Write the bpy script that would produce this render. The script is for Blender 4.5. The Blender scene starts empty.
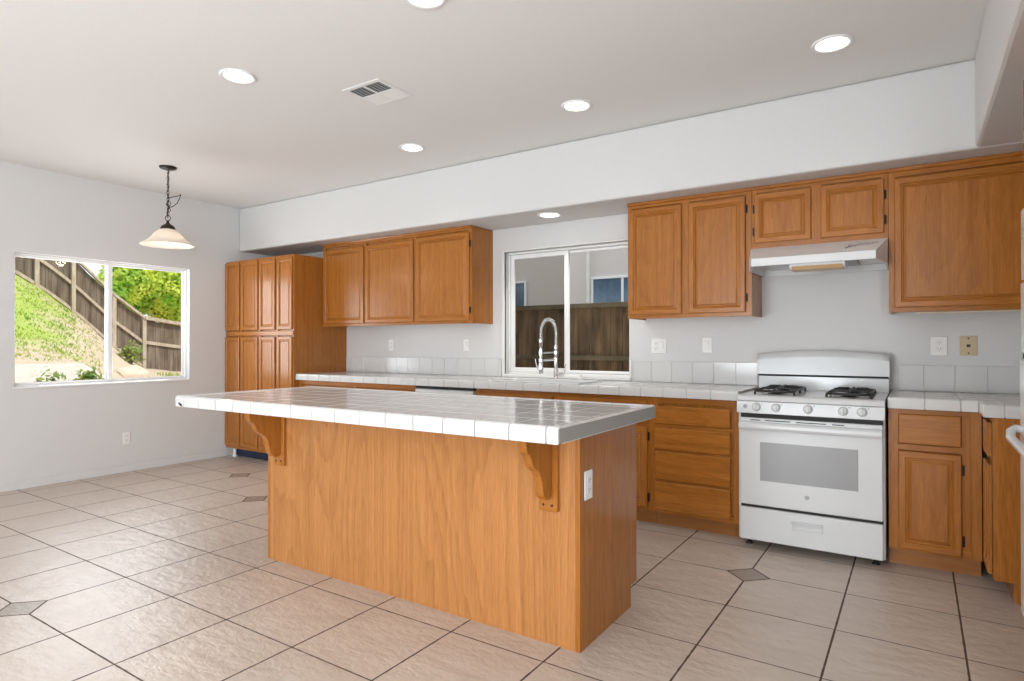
import bpy, bmesh, math, random
from mathutils import Vector, Matrix
random.seed(7)
S = bpy.context.scene
COL = S.collection
# ------------------------------------------------------------------ camera
PIT, YAW, ROL = 0.0063073, 0.5812385, -0.00076
cam_d = bpy.data.cameras.new('camera'); cam = bpy.data.objects.new('camera', cam_d); COL.objects.link(cam)
cam_d.sensor_width = 36.0; cam_d.lens = 616.55 / 1024 * 36.0; cam_d.clip_start = .05; cam_d.clip_end = 200
F = Vector((-math.sin(YAW)*math.cos(PIT), math.cos(YAW)*math.cos(PIT), math.sin(PIT)))
RT = Vector((math.cos(YAW), math.sin(YAW), 0)); UP = RT.cross(F)
r_ = RT*math.cos(ROL)+UP*math.sin(ROL); u_ = UP*math.cos(ROL)-RT*math.sin(ROL)
cam.matrix_world = Matrix(((r_.x, u_.x, -F.x, 0), (r_.y, u_.y, -F.y, 0), (r_.z, u_.z, -F.z, 1.22), (0, 0, 0, 1)))
S.camera = cam
# ------------------------------------------------------------------ light and exposure
S.view_settings.view_transform = 'Standard'; S.view_settings.look = 'None'
S.view_settings.gamma = 1; S.view_settings.exposure = -0.30; S.view_settings.use_curve_mapping = False
W = bpy.data.worlds.new('sky'); S.world = W; W.use_nodes = True
bg = W.node_tree.nodes['Background']; bg.inputs[0].default_value = (0.80, 0.90, 1.0, 1); bg.inputs[1].default_value = 2.0
sun_d = bpy.data.lights.new('sun', 'SUN'); sun_d.energy = 3.5; sun_d.angle = .02; sun_d.color = (1, .95, .85)
sun = bpy.data.objects.new('sun', sun_d); COL.objects.link(sun)
sun.rotation_euler = Vector((-.62, -.30, -.72)).to_track_quat('-Z', 'Y').to_euler()
def area(name, loc, direction, sx, sy, power, color=(1, 1, 1)):
    d = bpy.data.lights.new(name, 'AREA'); d.shape = 'RECTANGLE'; d.size = sx; d.size_y = sy; d.energy = power; d.color = color
    o = bpy.data.objects.new(name, d); COL.objects.link(o); o.location = loc
    o.rotation_euler = Vector(direction).to_track_quat('-Z', 'Z').to_euler(); return o
area('rear_fill_light', (-2.05, -3.62, 1.25), (-.15, 1, .0), 2.4, 2.3, 36, (.90, .95, 1))  # added area light filling the room from an unseen rear opening
area('ceiling_fill_light', (-2.05, -3.62, .9), (-.2, .8, 1), 2.4, 1.6, 265, (.92, .96, 1))  # added lamp, tilted up to brighten the ceiling
area('side_fill_light', (1.12, -1.6, 1.4), (-1, .35, .2), 2.2, 1.6, 180, (.90, .95, 1))  # added fill lamp to lift the cabinet sides that face right
area('yard_daylight', (-6.62, 2.765, 1.5), (1, 0, .4), 1.4, 1.1, 36, (.95, .97, 1))
CAN_POWER = 1.5

# ------------------------------------------------------------------ materials
def new_mat(name):
    m = bpy.data.materials.new(name); m.use_nodes = True
    nt = m.node_tree; return m, nt, nt.nodes['Principled BSDF']
def plain(name, col, rough=.5, metal=0., emit=0., bump=0., bscale=60., spec=.5, coat=0.):
    m, nt, b = new_mat(name)
    b.inputs['Base Color'].default_value = (*col, 1); b.inputs['Roughness'].default_value = rough
    b.inputs['Metallic'].default_value = metal; b.inputs['Specular IOR Level'].default_value = spec
    b.inputs['Coat Weight'].default_value = coat; b.inputs['Coat Roughness'].default_value = .05
    if emit: b.inputs['Emission Color'].default_value = (*col, 1); b.inputs['Emission Strength'].default_value = emit
    n = nt.nodes.new('ShaderNodeTexNoise'); n.inputs['Scale'].default_value = bscale; n.inputs['Detail'].default_value = 3
    tc = nt.nodes.new('ShaderNodeTexCoord'); nt.links.new(tc.outputs['Object'], n.inputs['Vector'])
    mx = nt.nodes.new('ShaderNodeMix'); mx.data_type = 'RGBA'
    mx.inputs[6].default_value = (*[c*.96 for c in col], 1); mx.inputs[7].default_value = (*[min(1, c*1.03) for c in col], 1)
    nt.links.new(n.outputs[0], mx.inputs[0]); nt.links.new(mx.outputs[2], b.inputs['Base Color'])
    if bump:
        bp = nt.nodes.new('ShaderNodeBump'); bp.inputs['Strength'].default_value = bump; bp.inputs['Distance'].default_value = .01
        nt.links.new(n.outputs[0], bp.inputs['Height']); nt.links.new(bp.outputs[0], b.inputs['Normal'])
    return m
class NG:
    def __init__(s, nt): s.nt = nt
    def n(s, t, **k):
        x = s.nt.nodes.new(t)
        for a, v in k.items(): setattr(x, a, v)
        return x
    def l(s, a, b): s.nt.links.new(a, b)
    def m(s, op, a, b=None, c=None):
        x = s.n('ShaderNodeMath', operation=op)
        for i, v in enumerate((a, b, c)):
            if v is None: continue
            if isinstance(v, (int, float)): x.inputs[i].default_value = v
            else: s.l(v, x.inputs[i])
        return x.outputs[0]
    def mix(s, f, a, b):
        x = s.n('ShaderNodeMix', data_type='RGBA')
        for i, v in ((0, f), (6, a), (7, b)):
            if isinstance(v, (int, float)): x.inputs[i].default_value = v
            elif isinstance(v, tuple): x.inputs[i].default_value = (*v, 1)
            else: s.l(v, x.inputs[i])
        return x.outputs[2]
    def noise(s, vec, scale, detail=2, rough=.5):
        x = s.n('ShaderNodeTexNoise'); x.inputs['Scale'].default_value = scale; x.inputs['Detail'].default_value = detail
        x.inputs['Roughness'].default_value = rough; s.l(vec, x.inputs['Vector']); return x.outputs[0]
    def map(s, vec, sc, loc=(0, 0, 0)):
        x = s.n('ShaderNodeMapping'); x.inputs['Scale'].default_value = sc; x.inputs['Location'].default_value = loc; s.l(vec, x.inputs['Vector']); return x.outputs[0]
def oak(name, axis, k=13., light=(.500, .188, .032), dark=(.175, .050, .006), rough=.23, rw=.15):
    m, nt, b = new_mat(name); g = NG(nt)
    tc = g.n('ShaderNodeTexCoord'); oi = g.n('ShaderNodeObjectInfo')
    off = g.n('ShaderNodeCombineXYZ'); r = g.m('MULTIPLY', oi.outputs['Random'], 37.)
    for i in range(3): g.l(r, off.inputs[i])
    ad = g.n('ShaderNodeVectorMath', operation='ADD'); g.l(tc.outputs['Object'], ad.inputs[0]); g.l(off.outputs[0], ad.inputs[1])
    v = ad.outputs[0]
    st = [1., 1., 1.]; st[axis] = .11
    wob = g.noise(g.map(v, tuple([x_*3 for x_ in st])), 9., 2, .5)
    ring = g.m('ADD', g.noise(g.map(v, tuple(st)), 2.6, 1, .4), g.m('MULTIPLY', wob, .035))
    ring = g.m('FRACT', g.m('MULTIPLY', ring, k*1.9))
    sn = g.m('POWER', ring, 2.6)
    sf = [1., 1., 1.]; sf[axis] = .05
    pore = g.noise(g.map(v, tuple(sf)), 210., 2, .6)
    pore = g.m('MULTIPLY_ADD', g.m('SUBTRACT', pore, .5), 2.4, .5)
    sf[axis] = .02; streak = g.noise(g.map(v, tuple(sf)), 40., 3, .6)
    streak = g.m('MULTIPLY_ADD', g.m('SUBTRACT', streak, .5), 2., .5)
    f = g.m('ADD', g.m('MULTIPLY', sn, rw), g.m('ADD', g.m('MULTIPLY', pore, .36), g.m('MULTIPLY', streak, .34)))
    f = g.m('MINIMUM', g.m('MAXIMUM', f, 0.), 1.)
    c = g.mix(f, light, dark)
    g.l(c, b.inputs['Base Color'])
    b.inputs['Roughness'].default_value = rough; b.inputs['Specular IOR Level'].default_value = .38
    bp = g.n('ShaderNodeBump'); bp.inputs['Strength'].default_value = .12; bp.inputs['Distance'].default_value = .004; bp.invert = True
    g.l(f, bp.inputs['Height']); g.l(bp.outputs[0], b.inputs['Normal'])
    return m
OZ = oak('oak_vertical_grain', 2); OX = oak('oak_grain_along_x', 0); OY = oak('oak_grain_along_y', 1)
OPANEL = oak('oak_veneer_panel', 2, k=13., rw=.22, light=(.560, .250, .082), dark=(.250, .092, .022))
OTOE = oak('oak_toe_board', 0, light=(.42, .18, .055), dark=(.28, .10, .026))
WALL = plain('white_wall_paint', (.66, .655, .645), .6, bump=.03, bscale=90)
CEIL = plain('white_ceiling_paint', (.80, .795, .78), .8, bump=.04, bscale=70)
TRIM = plain('white_semi_gloss_trim', (.80, .795, .78), .35)
VINYL = plain('white_vinyl', (.85, .85, .84), .3)
TILE = plain('white_glazed_tile', (.66, .657, .645), .14, bscale=8, bump=.012)
GROUT = plain('grey_grout', (.30, .285, .265), .9)
GROUTM = plain('worn_grey_grout', (.30, .29, .27), .9)
GROUTL = plain('pale_grout', (.56, .55, .53), .9)
ENAMEL = plain('white_enamel', (.68, .69, .69), .16, bscale=3)
ENAMELM = plain('white_satin_steel', (.70, .71, .71), .3)
OVGLASS = plain('grey_oven_glass', (.32, .32, .32), .18, bscale=4)
BLACK = plain('black_iron', (.012, .012, .013), .4)
DARK = plain('dark_gap', (.02, .02, .02), .7)
BRONZE = plain('dark_bronze', (.035, .026, .02), .4, metal=.7)
CHROME = plain('chrome', (.82, .82, .83), .12, metal=1.)
PLATE = plain('white_plastic', (.82, .81, .79), .35)
ALMOND = plain('almond_plastic', (.56, .45, .27), .4)
BLUE = plain('blue_black_toe_paint', (.015, .025, .06), .5)
ALUM = plain('brushed_aluminium_filter', (.32, .31, .29), .4, metal=.6)
LENS = plain('amber_lens', (.62, .40, .20), .3)
CREAM = plain('cream_plastic', (.75, .64, .46), .4)
LOGO = plain('grey_logo_ink', (.25, .26, .27), .3, metal=.5)
INK = plain('blue_black_ink', (.05, .06, .14), .5)
CHIP = plain('chipped_clay', (.02, .018, .016), .9)
def emitter(name, col, st):
    m = bpy.data.materials.new(name); m.use_nodes = True; nt = m.node_tree; nt.nodes.clear()
    e = nt.nodes.new('ShaderNodeEmission'); e.inputs[0].default_value = (*col, 1); e.inputs[1].default_value = st
    o = nt.nodes.new('ShaderNodeOutputMaterial'); nt.links.new(e.outputs[0], o.inputs[0]); return m
LAMP = emitter('lit_lamp_lens', (1, .96, .88), 5.0)
BULB = emitter('lit_bulb', (1, .93, .82), 3.0)
def glass(name, tint=(1, 1, 1), refl=.06):
    m = bpy.data.materials.new(name); m.use_nodes = True; nt = m.node_tree; nt.nodes.clear(); g = NG(nt)
    t = g.n('ShaderNodeBsdfTransparent'); t.inputs[0].default_value = (*tint, 1)
    gl = g.n('ShaderNodeBsdfGlossy'); gl.inputs['Roughness'].default_value = .02
    fr = g.n('ShaderNodeFresnel'); fr.inputs[0].default_value = 1.35
    mx = g.n('ShaderNodeMixShader'); o = g.n('ShaderNodeOutputMaterial')
    g.l(g.m('MULTIPLY', fr.outputs[0], refl*12), mx.inputs[0]); g.l(t.outputs[0], mx.inputs[1]); g.l(gl.outputs[0], mx.inputs[2]); g.l(mx.outputs[0], o.inputs[0])
    return m
GLASS = glass('clear_window_glass', refl=.03); SCREEN = glass('grey_insect_screen', (.80, .79, .77), .03)
def shade_mat():
    m, nt, b = new_mat('frosted_alabaster_glass')
    b.inputs['Base Color'].default_value = (.80, .78, .74, 1); b.inputs['Roughness'].default_value = .35
    b.inputs['Subsurface Weight'].default_value = 0
    t = nt.nodes.new('ShaderNodeBsdfTranslucent'); t.inputs[0].default_value = (.95, .86, .76, 1)
    mx = nt.nodes.new('ShaderNodeMixShader'); mx.inputs[0].default_value = .45
    o = nt.nodes['Material Output']; nt.links.new(b.outputs[0], mx.inputs[1]); nt.links.new(t.outputs[0], mx.inputs[2]); nt.links.new(mx.outputs[0], o.inputs[0])
    return m
SHADE = shade_mat()
PITCH = .4535; FX0 = -.752; FY0 = 3.422
DIAM = [(0, 0), (-6, -5), (-10, 0), (-8, -1), (-7, -9), (-12, -4)]
def floor_mat():
    m, nt, b = new_mat('beige_slate_look_floor_tile'); g = NG(nt)
    tc = g.n('ShaderNodeTexCoord'); sp = g.n('ShaderNodeSeparateXYZ'); g.l(tc.outputs['Object'], sp.inputs[0])
    P = tc.outputs['Object']
    wob = g.noise(P, 22., 2); 
    def near(c, o, pitch):   # distance to nearest grid line in metres
        a = g.m('DIVIDE', g.m('SUBTRACT', c, o), pitch)
        return g.m('MULTIPLY', g.m('ABSOLUTE', g.m('SUBTRACT', a, g.m('ROUND', a))), pitch), g.m('FLOOR', a)
    dx, ix = near(sp.outputs[0], FX0, PITCH); dy, iy = near(sp.outputs[1], FY0, .4565)
    wj = g.m('MULTIPLY', g.m('SUBTRACT', wob, .5), .004)
    lx = g.m('LESS_THAN', g.m('ADD', dx, wj), .0042); ly = g.m('LESS_THAN', g.m('ADD', dy, wj), .0036); line = g.m('MAXIMUM', lx, ly)
    ins = None; edge = None
    for (i, j) in DIAM:
        cx, cy = FX0+i*PITCH, FY0+j*.4565
        q = g.m('ADD', g.m('ABSOLUTE', g.m('SUBTRACT', sp.outputs[0], cx)), g.m('ABSOLUTE', g.m('SUBTRACT', sp.outputs[1], cy)))
        ins = q if ins is None else g.m('MINIMUM', ins, q)
    inside = g.m('LESS_THAN', ins, .105); ring = g.m('LESS_THAN', g.m('ABSOLUTE', g.m('SUBTRACT', ins, .108)), .006)
    line = g.m('MAXIMUM', g.m('MULTIPLY', line, g.m('SUBTRACT', 1., inside)), ring)
    wn = g.n('ShaderNodeTexWhiteNoise', noise_dimensions='2D'); cb = g.n('ShaderNodeCombineXYZ'); g.l(ix, cb.inputs[0]); g.l(iy, cb.inputs[1]); g.l(cb.outputs[0], wn.inputs['Vector'])
    n1 = g.noise(P, 3.5, 5, .6); n2 = g.noise(P, 14., 5, .65)
    base = g.mix(n1, (.49, .405, .340), (.69, .60, .525))
    base = g.mix(g.m('MULTIPLY', n2, .45), base, (.43, .345, .285))
    base = g.mix(g.m('MULTIPLY', wn.outputs[0], .22), base, (.64, .53, .44))
    base = g.mix(g.m('MULTIPLY', inside, .8), base, g.mix(g.noise(P, 60., 3), (.17, .125, .095), (.34, .26, .20)))
    c = g.mix(line, base, g.mix(g.m('MAXIMUM', lx, ring), (.125, .088, .066), (.085, .055, .04)))
    g.l(c, b.inputs['Base Color'])
    g.l(g.m('MULTIPLY_ADD', line, .5, g.m('MULTIPLY_ADD', n2, .16, .25)), b.inputs['Roughness'])
    b.inputs['Specular IOR Level'].default_value = .5
    off = g.n('ShaderNodeVectorMath', operation='ADD'); sc = g.n('ShaderNodeVectorMath', operation='SCALE'); g.l(cb.outputs[0], sc.inputs[0]); sc.inputs['Scale'].default_value = 3.7
    g.l(P, off.inputs[0]); g.l(sc.outputs[0], off.inputs[1])
    rel = g.noise(g.map(off.outputs[0], (1, 1.7, 1)), 7., 6, .62)
    h = g.m('SUBTRACT', rel, g.m('MULTIPLY', line, .5))
    bp = g.n('ShaderNodeBump'); bp.inputs['Strength'].default_value = .65; bp.inputs['Distance'].default_value = .014
    g.l(h, bp.inputs['Height']); g.l(bp.outputs[0], b.inputs['Normal'])
    return m
FLOOR = floor_mat()
def mottled(name, c1, c2, scale, rough=.9, sc=(1, 1, 1), bump=.3, detail=5, sharp=1.):
    m, nt, b = new_mat(name); g = NG(nt); tc = g.n('ShaderNodeTexCoord')
    f = g.noise(g.map(tc.outputs['Object'], sc), scale, detail, .6)
    f = g.m('MINIMUM', g.m('MAXIMUM', g.m('MULTIPLY_ADD', g.m('SUBTRACT', f, .5), 2.2*sharp, .5), 0.), 1.)
    g.l(g.mix(f, c1, c2), b.inputs['Base Color']); b.inputs['Roughness'].default_value = rough; b.inputs['Specular IOR Level'].default_value = .2
    bp = g.n('ShaderNodeBump'); bp.inputs['Strength'].default_value = bump; g.l(f, bp.inputs['Height']); g.l(bp.outputs[0], b.inputs['Normal'])
    return m
STUCCO = mottled('greige_stucco', (.60, .54, .50), (.68, .62, .57), 60., bump=.3)
ROOFM = mottled('stucco_house_wall', (.5, .46, .42), (.56, .52, .48), 40.)
SOIL = mottled('dry_tan_soil', (.50, .36, .24), (.70, .56, .42), 3.)
BOARD = mottled('weathered_fence_board', (.075, .055, .038), (.25, .195, .145), 9., sc=(1, 1, .12))
RAIL = mottled('pale_weathered_fence_post', (.33, .26, .19), (.55, .46, .36), 12., sc=(1, 1, .3))
BOARD2 = mottled('stained_damp_fence_board', (.03, .024, .014), (.27, .175, .095), 5.5, sc=(1.6, 1, .28), sharp=1.15)
RAIL2 = mottled('mossy_fence_rail', (.09, .075, .045), (.20, .16, .095), 12., sc=(.3, 1, 1))
CONC = mottled('pale_concrete', (.70, .66, .60), (.85, .82, .77), 8.)
STONE = mottled('tan_rock', (.50, .38, .28), (.74, .60, .48), 5., bump=.6)
DARKGLASS = mottled('blue_reflecting_window_glass', (.05, .09, .14), (.22, .30, .38), 2.2, rough=.12, bump=0.)
BARK = mottled('brown_bark', (.10, .07, .05), (.2, .15, .1), 20.)
def leafm(name, c1, c2, sc):
    m, nt, b = new_mat(name); g = NG(nt); tc = g.n('ShaderNodeTexCoord'); f = g.noise(tc.outputs['Object'], sc, 3)
    f = g.m('MINIMUM', g.m('MAXIMUM', g.m('MULTIPLY_ADD', g.m('SUBTRACT', f, .5), 3., .5), 0.), 1.)
    c = g.mix(f, c1, c2); g.l(c, b.inputs['Base Color']); b.inputs['Roughness'].default_value = .5
    t = g.n('ShaderNodeBsdfTranslucent'); g.l(c, t.inputs[0]); mx = g.n('ShaderNodeMixShader'); mx.inputs[0].default_value = .5
    g.l(b.outputs[0], mx.inputs[1]); g.l(t.outputs[0], mx.inputs[2]); g.l(mx.outputs[0], nt.nodes['Material Output'].inputs[0]); return m
LEAF = leafm('bright_green_leaves', (.24, .48, .03), (.90, .92, .16), 1.3)
LEAF2 = leafm('olive_green_leaves', (.14, .26, .04), (.42, .46, .12), 6.)
GRASSB = leafm('sunlit_grass_blades', (.20, .36, .03), (.45, .50, .09), 1.1)
def hill_mat():
    m, nt, b = new_mat('grass_over_soil'); g = NG(nt); tc = g.n('ShaderNodeTexCoord'); sp = g.n('ShaderNodeSeparateXYZ'); g.l(tc.outputs['Object'], sp.inputs[0])
    P = tc.outputs['Object']; n = g.noise(P, .9, 5, .65); n2 = g.noise(P, 9., 4)
    grass = g.mix(n2, (.22, .34, .05), (.46, .48, .14)); soil = g.mix(n2, (.42, .31, .21), (.62, .51, .39))
    # grass thins out toward the low end of the slope: at(y) + noise
    f = g.m('ADD', g.m('MULTIPLY', g.m('SUBTRACT', 8.1, g.m('DIVIDE', g.m('MULTIPLY', sp.outputs[1], -20.), sp.outputs[0])), .8), g.m('MULTIPLY', g.m('SUBTRACT', n, .5), 4.))
    f2 = g.m('ADD', g.m('MULTIPLY', g.m('SUBTRACT', -14.0, sp.outputs[0]), .9), g.m('MULTIPLY', g.m('SUBTRACT', n, .5), 3.))
    f = g.m('MINIMUM', f, f2); f = g.m('MINIMUM', g.m('MAXIMUM', f, 0.), 1.)
    g.l(g.mix(f, soil, grass), b.inputs['Base Color']); b.inputs['Roughness'].default_value = .95; b.inputs['Specular IOR Level'].default_value = .1
    bp = g.n('ShaderNodeBump'); bp.inputs['Strength'].default_value = .5; bp.inputs['Distance'].default_value = .05; g.l(n2, bp.inputs['Height']); g.l(bp.outputs[0], b.inputs['Normal'])
    return m
HILL = hill_mat()

# ------------------------------------------------------------------ mesh helpers
class MB:
    def __init__(s): s.v = []; s.f = []; s.mi = []; s.sm = []
    def add(s, vs, fs, mi=0, sm=False):
        o = len(s.v); s.v += [tuple(v) for v in vs]
        for f in fs: s.f.append(tuple(i+o for i in f)); s.mi.append(mi); s.sm.append(sm)
    def box(s, x0, x1, y0, y1, z0, z1, mi=0, c=0.):
        x0, x1 = sorted((x0, x1)); y0, y1 = sorted((y0, y1)); z0, z1 = sorted((z0, z1))
        c = min(c, (x1-x0)*.49, (y1-y0)*.49, (z1-z0)*.49)
        if c <= 0:
            vs = [(x, y, z) for x in (x0, x1) for y in (y0, y1) for z in (z0, z1)]
            s.add(vs, [(0, 1, 3, 2), (4, 6, 7, 5), (0, 4, 5, 1), (2, 3, 7, 6), (0, 2, 6, 4), (1, 5, 7, 3)], mi); return
        X = (x0, x1); Y = (y0, y1); Z = (z0, z1); sg = (1, -1); idx = {}; vs = []
        for i in (0, 1):
            for j in (0, 1):
                for k in (0, 1):
                    p = (X[i], Y[j], Z[k]); q = (sg[i]*c, sg[j]*c, sg[k]*c)
                    for a in range(3):
                        w = [p[b]+(0 if b == a else q[b]) for b in range(3)]
                        idx[i, j, k, a] = len(vs); vs.append(tuple(w))
        fs = []
        for i in (0, 1): fs.append([idx[i, j, k, 0] for j, k in ((0, 0), (1, 0), (1, 1), (0, 1))])
        for j in (0, 1): fs.append([idx[i, j, k, 1] for i, k in ((0, 0), (1, 0), (1, 1), (0, 1))])
        for k in (0, 1): fs.append([idx[i, j, k, 2] for i, j in ((0, 0), (1, 0), (1, 1), (0, 1))])
        for j in (0, 1):
            for k in (0, 1): fs.append([idx[0, j, k, 1], idx[1, j, k, 1], idx[1, j, k, 2], idx[0, j, k, 2]])
        for i in (0, 1):
            for k in (0, 1): fs.append([idx[i, 0, k, 0], idx[i, 1, k, 0], idx[i, 1, k, 2], idx[i, 0, k, 2]])
        for i in (0, 1):
            for j in (0, 1): fs.append([idx[i, j, 0, 0], idx[i, j, 1, 0], idx[i, j, 1, 1], idx[i, j, 0, 1]])
        for i in (0, 1):
            for j in (0, 1):
                for k in (0, 1): fs.append([idx[i, j, k, 0], idx[i, j, k, 1], idx[i, j, k, 2]])
        s.add(vs, fs, mi)
    def prism(s, pts, axis, a, b, mi=0):
        """pts: 2-D outline in the two remaining axes (cyclic order after axis), extruded from a to b along axis"""
        def P(t, p):
            v = [0, 0, 0]; v[axis] = t; v[(axis+1) % 3] = p[0]; v[(axis+2) % 3] = p[1]; return tuple(v)
        n = len(pts); vs = [P(a, p) for p in pts]+[P(b, p) for p in pts]
        s.add(vs, [tuple(range(n)), tuple(range(2*n-1, n-1, -1))]+[(i, (i+1) % n, n+(i+1) % n, n+i) for i in range(n)], mi)
    def tube(s, pts, r, n=10, mi=0, cap=True):
        pts = [Vector(p) for p in pts]; rs = r if isinstance(r, (list, tuple)) else [r]*len(pts); vs = []; up = None
        for i, p in enumerate(pts):
            t = ((pts[min(i+1, len(pts)-1)]-p).normalized()+(p-pts[max(i-1, 0)]).normalized())
            t = t.normalized() if t.length > 1e-6 else Vector((0, 0, 1))
            if up is None: up = Vector((0, 0, 1)) if abs(t.z) < .9 else Vector((1, 0, 0))
            a = t.cross(up).normalized(); b2 = t.cross(a).normalized(); up = -b2 if False else up
            up = (a.cross(t)).normalized() if abs(a.cross(t).dot(t)) < .9 else up
            for k in range(n):
                th = 2*math.pi*k/n; vs.append(p+(a*math.cos(th)+(a.cross(t))*math.sin(th))*rs[i])
        m = len(pts)
        fs = [(i*n+k, i*n+(k+1) % n, (i+1)*n+(k+1) % n, (i+1)*n+k) for i in range(m-1) for k in range(n)]
        s.add(vs, fs, mi, True)
        if cap: s.add(vs, [tuple(range(n)), tuple(range((m-1)*n, m*n))], mi)
    def lathe(s, prof, c=(0, 0, 0), n=24, axis=2, mi=0, sm=True, dirn=1):
        vs = []; m = len(prof)
        for (r, h) in prof:
            for k in range(n):
                th = 2*math.pi*k/n; q = [0, 0, 0]; q[axis] = h*dirn; q[(axis+1) % 3] = r*math.cos(th); q[(axis+2) % 3] = r*math.sin(th)
                vs.append((q[0]+c[0], q[1]+c[1], q[2]+c[2]))
        s.add(vs, [(i*n+k, i*n+(k+1) % n, (i+1)*n+(k+1) % n, (i+1)*n+k) for i in range(m-1) for k in range(n)], mi, sm)
        for i in (0, m-1):
            if prof[i][0] > 1e-5: s.add([vs[i*n+k] for k in range(n)], [tuple(range(n))], mi)
    def build(s, name, mats, parent=None, loc=None, bevel=0., recalc=True, weld=False):
        me = bpy.data.meshes.new(name)
        if parent is not None: L = Vector(parent['_o'])
        elif loc is not None: L = Vector(loc)
        else:
            xs, ys, zs = zip(*s.v); L = Vector(((min(xs)+max(xs))/2, (min(ys)+max(ys))/2, min(zs)))
        me.from_pydata([tuple(Vector(v)-L) for v in s.v], [], s.f)
        mats = mats if isinstance(mats, (list, tuple)) else [mats]
        for m in mats: me.materials.append(m)
        me.polygons.foreach_set('material_index', s.mi); me.polygons.foreach_set('use_smooth', s.sm)
        if recalc or weld:
            bm = bmesh.new(); bm.from_mesh(me)
            if weld: bmesh.ops.remove_doubles(bm, verts=bm.verts, dist=1e-5)
            bmesh.ops.recalc_face_normals(bm, faces=bm.faces); bm.to_mesh(me); bm.free()
        me.update()
        o = bpy.data.objects.new(name, me); COL.objects.link(o)
        o['_o'] = tuple(L)
        if parent is not None:
            o.parent = parent; o.location = (0, 0, 0)
        else: o.location = L
        if bevel:
            bv = o.modifiers.new('bevel', 'BEVEL'); bv.width = bevel; bv.segments = 2; bv.limit_method = 'ANGLE'
        return o
def thing(name, label, cat, loc, group=None):
    o = bpy.data.objects.new(name, None); COL.objects.link(o); o.location = loc; o['_o'] = tuple(loc); o.empty_display_size = .1
    o['label'] = label; o['category'] = cat
    if group: o['group'] = group
    return o
def tag(o, label, cat, group=None, kind=None):
    o['label'] = label; o['category'] = cat
    if group: o['group'] = group
    if kind: o['kind'] = kind
    return o
def struct(o, label=None, cat=None):
    o['kind'] = 'structure'
    if label: o['label'] = label; o['category'] = cat
    return o
def bx(name, mat, parent, *a, c=0.): m = MB(); m.box(*a, c=c); return m.build(name, mat, parent)
def dup(root, delta, label, group=None):
    r = root.copy(); COL.objects.link(r); r.location = Vector(root.location)+Vector(delta); r['label'] = label
    if group: r['group'] = group
    for ch in list(root.children):
        c = ch.copy(); COL.objects.link(c); c.parent = r
        for gch in ch.children:
            d = gch.copy(); COL.objects.link(d); d.parent = c
    return r
# a framed door: u along the front, v up, w out of the face.  facing in '-y','+y','-x'
def face_fn(facing, plane):
    return {'-y': lambda u, v, w: (u, plane-w, v), '+y': lambda u, v, w: (u, plane+w, v), '-x': lambda u, v, w: (plane-w, u, v), '+x': lambda u, v, w: (plane+w, u, v)}[facing]
def door(parent, u0, u1, z0, z1, plane, facing='-y', fw=.047, name='door', hinge=None, th=.019):
    g = face_fn(facing, plane); m = MB()
    prof = [(0, 0.001), (0, th-.005), (.005, th), (fw-.014, th), (fw-.010, th-.005), (fw-.004, th-.003), (fw, th-.005), (fw+.002, th-.012), (fw+.006, th-.012), (fw+.014, th-.008)]
    rings = []
    for (i, w) in prof: rings.append([g(u0+i, z0+i, w), g(u1-i, z0+i, w), g(u1-i, z1-i, w), g(u0+i, z1-i, w)])
    for a, b in zip(rings, rings[1:]):
        for k in range(4):
            m.add([a[k], a[(k+1) % 4], b[(k+1) % 4], b[k]], [(0, 1, 2, 3)], 1 if k in (0, 2) else 0)
    m.add(rings[-1], [(0, 1, 2, 3)], 0); m.add(rings[0], [(3, 2, 1, 0)], 0)
    o = m.build(name, [OZ, OY if facing in ('-x', '+x') else OX], parent, weld=True)
    if hinge:
        for zc in hinge[1:]:
            h = MB(); uu = hinge[0]
            sgn = 1 if uu > (u0+u1)/2 else -1
            c1 = g(uu-.001*sgn, zc-.028, .001); c2 = g(uu+.013*sgn, zc+.028, .005); h.box(c1[0], c2[0], c1[1], c2[1], c1[2], c2[2])
            p = [g(uu+.004*sgn, zc-.022, .012), g(uu+.004*sgn, zc+.022, .012)]; h.tube(p, .005, 8); h.build('hinge', BRONZE, o)
    return o
def slab(parent, u0, u1, z0, z1, plane, facing='-y', name='drawer', th=.019):
    g = face_fn(facing, plane); m = MB(); c = .006
    prof = [(0, .001), (0, th-c), (c*.4, th-c*.4), (c, th)]
    rings = [[g(u0+i, z0+i, w), g(u1-i, z0+i, w), g(u1-i, z1-i, w), g(u0+i, z1-i, w)] for i, w in prof]
    for a, b in zip(rings, rings[1:]):
        for k in range(4): m.add([a[k], a[(k+1) % 4], b[(k+1) % 4], b[k]], [(0, 1, 2, 3)])
    m.add(rings[-1], [(0, 1, 2, 3)]); m.add(rings[0], [(3, 2, 1, 0)])
    return m.build(name, OY if facing in ('-x', '+x') else OX, parent, weld=True)
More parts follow.
